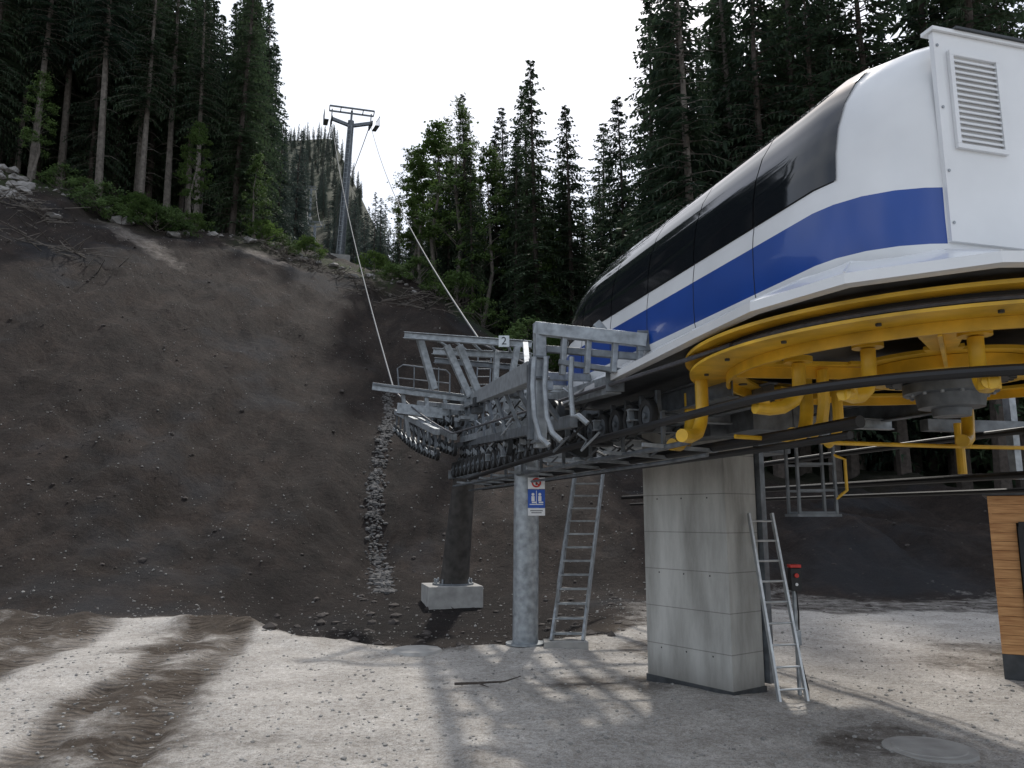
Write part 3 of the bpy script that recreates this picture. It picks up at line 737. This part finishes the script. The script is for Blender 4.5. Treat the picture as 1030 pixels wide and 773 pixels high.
mb.lathe((.23,14.4,.02),(0,0,1),[(.22,0),(.34,0),(.34,.03),(.22,.03)],28,'galv')
mb.obj('tubular_column',fr)
mb=MB(['galv','galvd','white'])
B=mb.beam; I=mb.ibeam
B((-1.3,22.1,3.3),(-1.3,22.1,5.75),.26,.26,'galvd'); B((-1.75,22.1,3.35),(-.85,22.1,3.35),.3,.22,'galvd')
B((.33,9.3,3.0),(.33,9.3,4.50),.13,.13,'galv'); B((.22,9.35,3.1),(.22,9.35,4.0),.07,.09,'galvd')
for z in(3.05,3.8,4.05): B((.33,9.28,z),(.33,9.28,z+.03),.19,.19,'galvd')
B((.28,9.3,4.43),(1.56,8.95,4.20),.13,.15,'galv'); B((.30,9.35,4.20),(1.50,9.0,4.02),.08,.08,'galvd')
for x in(.62,.9,1.2,1.48): B((x,9.3-(x-.28)*.27,4.36-(x-.28)*.18),(x-.03,9.3-(x-.28)*.27,3.85),.06,.08,'galv')
B((.55,9.2,4.0),(1.35,9.1,3.86),.10,.06,'galvd'); B((1.0,9.25,4.48),(1.15,9.25,4.30),.14,.10,'galv')
B((-1.35,22.3,5.35),(.28,9.4,3.92),.2,.26,'galv'); B((-1.1,22,4.7),(1.22,9.3,3.75),.16,.22,'galv')
B((.1,22.5,5.5),(1.9,10.8,4.1),.18,.24,'galv'); B((.6,22,4.6),(2.2,11,3.9),.16,.2,'galvd')
B((-1.5,21.5,4.1),(.75,9.6,3.35),.10,.15,'galvd'); B((-.3,20,3.7),(1.3,10.2,3.25),.1,.14,'galvd')
for t in np.linspace(.1,.95,9):
    p=Vector((-1.35,22.3,5.35)).lerp(Vector((.28,9.4,3.92)),t); q2=Vector((.1,22.5,5.5)).lerp(Vector((1.9,10.8,4.1)),t); B(p,q2,.08,.10,'galv')
    r_=Vector((-1.5,21.5,4.1)).lerp(Vector((.75,9.6,3.35)),t); B(p,r_,.06,.06,'galvd')
I((-2.55,18.4,6.45),(.45,17.6,6.05),.14,.16,'galv'); I((-1.95,19.3,6.25),(.45,18.1,5.88),.14,.16,'galv'); I((-2.0,20.2,6.2),(.25,19.4,5.85),.12,.14,'galvd')
for t in np.linspace(.2,.95,6):
    p=Vector((-2.55,18.4,6.50)).lerp(Vector((.45,17.6,6.12)),t); q2=Vector((-1.95,19.3,6.32)).lerp(Vector((.45,18.1,5.95)),t); B(p,q2,.06,.04,'galv')
for (p,q2) in (((-2.2,18.5,6.4),(-1.85,18.7,5.2)),((-1.55,18.4,6.2),(-1.0,18.6,5.0)),((-1.25,18.4,6.2),(-.75,18.6,5.0)),((.12,17.6,6.0),(-.25,17.6,4.0)),((-.35,18.2,6.0),(-.45,18.2,4.2)),((.3,17.4,6.0),(.35,15.8,4.6))): B(p,q2,.12,.16,'galv')
B((-3.7,21,5.68),(-1.2,21.2,5.38),.55,.06,'galvd'); B((-3.7,20.8,5.62),(-1.2,21,5.32),.06,.2,'galv'); B((-3.05,21,5.05),(-1.45,21.1,4.87),.3,.28,'galv'); 
for (p,q2) in (((-2.95,21,5.6),(-2.75,21.2,4.3)),((-2.3,21,5.5),(-2.2,21,4.2)),((-1.8,21,5.4),(-1.7,21,3.9)),((-1.3,21.5,5.4),(-2.6,21.2,4.9))): B(p,q2,.1,.12,'galv')
I((-1.3,22.1,5.7),(2.9,23.4,5.6),.2,.22,'galv')
# end plates and bolts at the beam joints
for (x,y,z) in((.31,9.32,3.95),(1.22,9.28,3.78),(-1.0,18.6,5.0),(-.25,17.55,4.0),(1.55,8.93,4.2)): B((x-.11,y,z),(x+.11,y,z),.02,.24,'galvd')
mb.obj('frame_steelwork',fr,bevel=.005,smooth=0)
mb=MB(['galv','galvd'])
for x,l in((.26,3.0),(.40,3.05),(.70,3.25)): mb.path([(x,9.15,4.05),(x-.02,9.12,3.7),(x,9.1,3.35),(x+.06,9.05,l+.1),(x+.16,9.0,l)],.032,10,'galv')
mb.path([(-3.0,20.8,5.6),(-3.05,20.8,6.1),(-2.9,20.8,6.2),(-1.75,20.8,6.05),(-1.65,20.8,5.95),(-1.65,20.8,5.4)],.02,8,'galvd')
for x in(-2.6,-2.2,-1.95): mb.tube((x,20.8,5.5),(x,20.8,6.13),.016,.016,6,'galvd')
mb.path([(-3.05,20.8,5.85),(-1.65,20.8,5.7)],.016,6,'galvd')
mb.obj('guides_and_handrails',fr)
mb=MB(['galv','rubber','galvd','darkgrey'])
def train(p,q2,n,r,off=.0,hang=.28):
    p=Vector(p);q2=Vector(q2);ax=Lf
    for i_ in range(n):
        t=i_/(n-1); c=p.lerp(q2,t)+Vector((0,0,-math.sin(t*math.pi)*.12)); mb.wheel(c,ax,r,.08,hub='galv' if i_%3 else 'galvd',n=16)
        if i_%2==0 and i_<n-1:
            c2=p.lerp(q2,(i_+1)/(n-1)); 
            for sd in(-.07,.07): mb.beam(c+ax*sd,c2+ax*sd,.014,.09,'galv')
            m_=(c+c2)/2; mb.beam(m_+Vector((0,0,.02)),m_+Vector((0,0,hang)),.05,.06,'galvd')
    mb.beam(p+Vector((0,0,hang+.02)),q2+Vector((0,0,hang+.02)),.12,.14,'galv')
train((-1.35,18.6,3.75),(-3.2,24.5,5.05),18,.15); train((-1.75,18.6,3.65),(-3.6,24.5,4.9),18,.15,hang=.5)
train((-1.2,19,4.5),(-2.9,24.5,5.4),12,.15)
train((.9,13,3.75),(-.9,20,4.25),16,.17); train((.5,12.6,3.45),(-1.2,19.3,3.75),18,.15)
train((2.6,13,4.2),(1.2,20,4.6),14,.17)
for _ in range(60):
    t=random.random(); c=Vector((-1.6,22,4.9)).lerp(Vector((1.0,10.5,3.75)),t)+Vector((random.uniform(-.35,.35),0,random.uniform(-.5,.3)))
    if random.random()<.5: mb.box(c,(random.uniform(.08,.25),random.uniform(.1,.4),random.uniform(.06,.2)),random.choice(['galv','galvd','darkgrey']),rad(15.6))
    else: mb.path([c,c+Vector((.15,-.2,-.15)),c+Vector((.05,-.5,-.3)),c+Vector((.25,-.8,-.1))],.016,6,random.choice(['galv','rubber','galvd']))
mb.obj('sheave_trains',fr)
def text(s_,loc,size,k,rot,parent,name):
    cu=bpy.data.curves.new(name,'FONT'); cu.body=s_; cu.size=size; cu.align_x='CENTER'; cu.align_y='CENTER'; cu.extrude=.001
    cu.materials.append(M[k]); o=bpy.data.objects.new(name,cu); scene.collection.objects.link(o); o.location=loc; o.rotation_euler=rot; o.parent=parent
sg=empty('number_plate'); mb=MB(['alu','galv']); mb.box((-.18,17.48,6.10),(.24,.01,.26),'alu'); mb.obj('plate',sg,smooth=0); text('2',(-.18,17.47,6.10),.25,'black',(rad(90),0,0),sg,'numeral')
sg=empty('safety_sign'); mb=MB(['white','signblue','red','black','galv'])
yS=14.15
mb.box((.43,yS,2.52),(.30,.012,.32),'signblue'); mb.box((.43,yS,2.79),(.30,.012,.20),'white'); mb.box((.43,yS,2.29),(.30,.012,.13),'white')
mb.lathe((.43,yS-.008,2.80),(0,-1,0),[(.055,0),(.085,0),(.085,.004),(.055,.004),(.055,0)],28,'red')
mb.beam((.38,yS-.012,2.85),(.48,yS-.012,2.75),.006,.02,'red'); mb.tube((.43,yS-.007,2.82),(.43,yS-.0075,2.82),.018,.018,10,'black'); mb.box((.43,yS-.0075,2.785),(.03,.002,.05),'black')
for dx in(-.06,.06):
    mb.tube((.43+dx,yS-.007,2.595),(.43+dx,yS-.011,2.595),.026,.026,14,'white'); mb.box((.43+dx,yS-.009,2.52),(.055,.004,.09),'white'); mb.box((.43+dx+.02,yS-.009,2.455),(.08,.004,.025),'white')
mb.box((.43,yS-.009,2.42),(.24,.004,.015),'white'); mb.tube((.43,yS-.009,2.42),(.43,yS-.009,2.66),.006,.006,6,'white')
mb.box((.43,yS-.0075,2.31),(.22,.002,.012),'black'); mb.box((.43,yS-.0075,2.275),(.18,.002,.012),'black')
mb.beam((.25,yS+.02,2.55),(.5,yS+.02,2.55),.03,.03,'galv'); mb.obj('sign_panels',sg,smooth=0)

def ladder(name,bl,br,tl,tr,n,w=.05,depth=.03,k='alu'):
    e_=empty(name); mb=MB([k]); bl,br,tl,tr=[Vector(v) for v in(bl,br,tl,tr)]
    mb.beam(bl,tl,depth,w,k); mb.beam(br,tr,depth,w,k); 
    for i_ in range(n):
        t=(i_+.6)/n; mb.tube(bl.lerp(tl,t),br.lerp(tr,t),.014,.014,8,k)
    mb.obj('rails_and_rungs',e_); return e_
ladder('ladder',(3.20,10.0,0),(3.56,10.08,0),(3.07,10.45,2.25),(3.40,10.55,2.25),9)
e_=empty('access_stair'); mb=MB(['galv','concl'])
bl,br,tl,tr=Vector((.68,14.2,.1)),Vector((1.22,14.2,.1)),Vector((1.28,15.8,3.2)),Vector((1.82,15.8,3.2))
mb.beam(bl,tl,.04,.12,'galv'); mb.beam(br,tr,.04,.12,'galv')
for i_ in range(13):
    t=(i_+.5)/13; a_=bl.lerp(tl,t); b_=br.lerp(tr,t); mb.beam(a_,b_,.12,.03,'galv')
mb.box((.92,14.2,.04),(.75,.4,.14),'concl'); 
for (p0,p1) in((bl,tl),(br,tr)):
    o_=Vector((0,-.25,.35)); mb.path([p0.lerp(p1,.15),p0.lerp(p1,.2)+o_,p0.lerp(p1,.6)+o_,p1+o_],.016,6,'galv')
mb.obj('stair_flight',e_)
ladder('ladder',(-.95,20.6,5.3),(-.6,20.6,5.3),(-.9,20.9,6.6),(-.55,20.9,6.6),6,.04,.03,'galvd')
cp=empty('control_post'); mb=MB(['galv','black','red','darkgrey','white'])
mb.beam((3.60,10.45,0),(3.60,10.45,1.3),.04,.04,'galv'); mb.box((3.60,10.40,1.42),(.13,.12,.28),'black'); mb.box((3.60,10.40,1.585),(.14,.13,.04),'red')
mb.tube((3.60,10.34,1.47),(3.60,10.31,1.47),.025,.03,12,'red'); mb.tube((3.60,10.34,1.36),(3.60,10.325,1.36),.02,.02,12,'white'); mb.box((3.60,10.42,.7),(.08,.07,.18),'galv')
mb.path([(3.62,10.43,1.28),(3.66,10.5,1.0),(3.64,10.5,.5),(3.8,10.7,.02)],.012,6,'black')
mb.obj('post_and_buttons',cp,bevel=.006)
mh=MB(['concl','galvd']); mh.lathe((4.05,8.2,hz(4.05,8.2)),(0,0,1),[(.001,.03),(.33,.03),(.34,.022),(.42,.022),(.43,-.05)],40,'concl'); mh.obj('manhole_cover')
mh=MB(['concl']); mh.lathe((-1.6,13.9,hz(-1.6,13.9)),(0,0,1),[(.001,.05),(.42,.04),(.5,-.05)],9,'concl'); mh.obj('concrete_ring')

# ------------------------------------------------------------ hut
hu=empty('wooden_hut'); mb=MB(['wood','seam','darkgrey','white'])
x0,x1,y0_,y1_=6.80,10.2,11.5,14.2
mb.box(((x0+x1)/2,(y0_+y1_)/2,.16),(x1-x0+.0,y1_-y0_,.34),'darkgrey')
nb=17; zb0,zt0=.33,2.5
for i_ in range(nb):
    z=zb0+(zt0-zb0)*(i_+.5)/nb; hh=(zt0-zb0)/nb-.004
    if .72<z<2.16:
        for (a_,b_) in((x0,7.12),(8.6,x1)): mb.box(((a_+b_)/2,y0_+.01,z),(b_-a_,.03,hh),'wood')
    else: mb.box(((x0+x1)/2,y0_+.01,z),(x1-x0,.03,hh),'wood')
    mb.box((x0+.016,(y0_+y1_)/2,z),(.03,y1_-y0_-.05,hh),'wood')
mb.box(((x0+x1)/2,(y0_+y1_)/2+.04,1.41),(x1-x0-.08,y1_-y0_-.1,2.15),'seam')
mb.box(((x0+x1)/2,(y0_+y1_)/2,2.54),(x1-x0+.12,y1_-y0_+.12,.07),'darkgrey')
mb.obj('walls_and_roof',hu,bevel=.003,smooth=0)
mb=MB(['seam','glass','white'])
for c_,s_ in(((7.88,y0_-.03,2.1),(1.46,.07,.07)),((7.88,y0_-.03,.78),(1.46,.07,.07)),((7.17,y0_-.03,1.44),(.07,.07,1.25)),((8.57,y0_-.03,1.44),(.07,.07,1.25))): mb.box(c_,s_,'seam')
mb.box((7.87,y0_-.01,1.44),(1.33,.02,1.24),'glass'); mb.box((7.42,y0_-.022,1.2),(.2,.004,.3),'white')
mb.obj('window',hu,smooth=0)
pv=Vector((x0,y0_,0)); hu.matrix_world=Matrix.Translation(pv)@Matrix.Rotation(rad(-31.5),4,'Z')@Matrix.Translation(-pv)

# ------------------------------------------------------------ towers + ropes
def tower(x,y,H,lean=(.9,-1.2),name='lift_tower',sc=1):
    e_=empty(name); z0=hz(x,y)-.4; mb=MB(['galvd','galv','rubber','concl'])
    top=Vector((x+lean[0],y+lean[1],z0+H)); base=Vector((x,y,z0))
    mb.tube(base,top,.44*sc,.29*sc,20,'galvd'); mb.box((x,y,z0+.3),(1.8*sc,1.8*sc,.9*sc),'concl',.3)
    up=(top-base).normalized()
    for sd in(-1,1):
        tip=top+Lf*(-sd*1.85); mb.beam(top-up*.5,tip,.26,.3,'galvd')
        mb.beam(tip,tip+up*.95,.10,.10,'galvd'); 
        for i_ in range(-4,5):
            c_=tip+D*(i_*.42)+Vector((0,0,.34*i_*.42-.28)); mb.wheel(c_,Lf,.2,.1,n=12)
        mb.beam(tip-D*1.9-Vector((0,0,.75)),tip+D*1.9+Vector((0,0,.55)),.12,.16,'galvd')
        mb.beam(tip-D*1.9-Vector((0,0,1.1))-Lf*sd*.5,tip+D*1.9+Vector((0,0,.2))-Lf*sd*.5,.4,.05,'galvd')
        for i_ in(-1.8,-.6,.6,1.8):
            p=tip+D*i_+Vector((0,0,i_*.34-.45))-Lf*sd*.7; mb.tube(p,p+Vector((0,0,1)),.025,.025,5,'galvd')
        mb.tube(tip-D*1.8-Vector((0,0,.1))-Lf*sd*.7,tip+D*1.8+Vector((0,0,1.15))-Lf*sd*.7,.025,.025,5,'galvd')
    a_=top-Lf*2.1+up*1.0; b_=top+Lf*2.1+up*1.0
    mb.beam(a_-D*.5,b_-D*.5,.12,.14,'galvd'); mb.beam(a_+D*.5,b_+D*.5,.12,.14,'galvd'); mb.beam(top,top+up*1.0,.2,.2,'galvd')
    for t in(0,.25,.5,.75,1): p=a_.lerp(b_,t); mb.beam(p-D*.5,p+D*.5,.08,.08,'galvd')
    for sd in(-.16,.16): mb.beam(base+Lf*sd+Vector((0,-.55,1)),top+Lf*sd+Vector((0,-.40,-.6)),.04,.04,'galv')
    for i_ in range(int(H/.5)):
        t=(i_+2)/(H/.5+2); p=base.lerp(top,t)+Vector((0,-.5,.3)); mb.beam(p-Lf*.16,p+Lf*.16,.03,.03,'galv')
    mb.obj('mast_and_crossarm',e_); return top
top=tower(-16.4,72.6,14.0)
t2=tower(lx(215)-2,215,13,(0.5,-1),sc=1.2); t3=tower(lx(330)-2,330,14,(0.5,-1),sc=1.3)
mb=MB(['cable','cablel'])
def rope(p,q2,sag,r,k='cablel'):
    p=Vector(p);q2=Vector(q2); mb.path([p.lerp(q2,t)+Vector((0,0,-4*sag*t*(1-t))) for t in np.linspace(0,1,24)],r,6,k)
tL=top+Lf*1.85; tR=top-Lf*1.85
rope(tL+Vector((0,0,-.1)),(-3.35,22.3,5.75),1.2,.026); rope(tR+Vector((0,0,-.1)),(-.75,19.6,6.5),1.4,.026)
for sd in(1,-1):
    rope(top+Lf*sd*1.85,t2+Lf*sd*1.85,3,.04,'cable'); rope(t2+Lf*sd*1.85,t3+Lf*sd*1.85,3,.05,'cable')
rope((-3.35,22.3,5.75),S(12,2.3,4.1),.1,.022,'cable'); rope(S(12,2.3,4.1),S(0,2.28,3.66),.02,.022,'cable')
rope((-.75,19.6,6.5),S(9,-2.2,4.2),.1,.022,'cable'); rope(S(9,-2.2,4.2),S(0,-2.28,3.66),.02,.022,'cable')
mb.path([pol(2.25,rad(t),3.66) for t in np.linspace(90,-90,50)],.022,6,'cable')
mb.obj('haul_rope')

# ------------------------------------------------------------ light
w=bpy.data.worlds.new('World'); scene.world=w; w.use_nodes=True; nt=w.node_tree
bg=nt.nodes['Background']; sky=nt.nodes.new('ShaderNodeTexSky'); sky.sky_type='NISHITA'; sky.sun_disc=False
EL,AZ=rad(50),rad(9)
sky.sun_elevation=EL; sky.sun_rotation=AZ; sky.air_density=1.0; sky.dust_density=2.0; sky.ozone_density=1.2
tc=nt.nodes.new('ShaderNodeTexCoord'); n=nt.nodes.new('ShaderNodeTexNoise'); n.inputs['Scale'].default_value=2.2; n.inputs['Detail'].default_value=7
nt.links.new(tc.outputs['Generated'],n.inputs['Vector'])
r=nt.nodes.new('ShaderNodeValToRGB'); r.color_ramp.elements[0].position=.38; r.color_ramp.elements[1].position=.66
r.color_ramp.elements[0].color=(.2,.2,.2,1); r.color_ramp.elements[1].color=(.85,.85,.85,1)
nt.links.new(n.outputs['Fac'],r.inputs['Fac'])
mx=nt.nodes.new('ShaderNodeMix'); mx.data_type='RGBA'; mx.inputs[7].default_value=(7.7,8.05,8.6,1)
nt.links.new(r.outputs['Color'],mx.inputs[0]); nt.links.new(sky.outputs[0],mx.inputs[6]); nt.links.new(mx.outputs[2],bg.inputs['Color'])
bg.inputs['Strength'].default_value=.15
sd=bpy.data.lights.new('sun','SUN'); sd.energy=2.8; sd.angle=rad(2.2); sd.color=(1,.95,.88)
so=bpy.data.objects.new('sun',sd); scene.collection.objects.link(so)
sv=Vector((math.sin(AZ)*math.cos(EL),math.cos(AZ)*math.cos(EL),math.sin(EL)))
so.rotation_euler=(-sv).to_track_quat('-Z','Y').to_euler(); so.location=sv*60
cd=bpy.data.cameras.new('camera'); cd.lens=27.96; cd.sensor_width=36; cd.clip_end=3000; cd.clip_start=.1
co=bpy.data.objects.new('camera',cd); scene.collection.objects.link(co)
co.location=(0,0,2.2); co.rotation_euler=(rad(90+9.5),0,0); scene.camera=co
print('objs',len(bpy.data.objects))
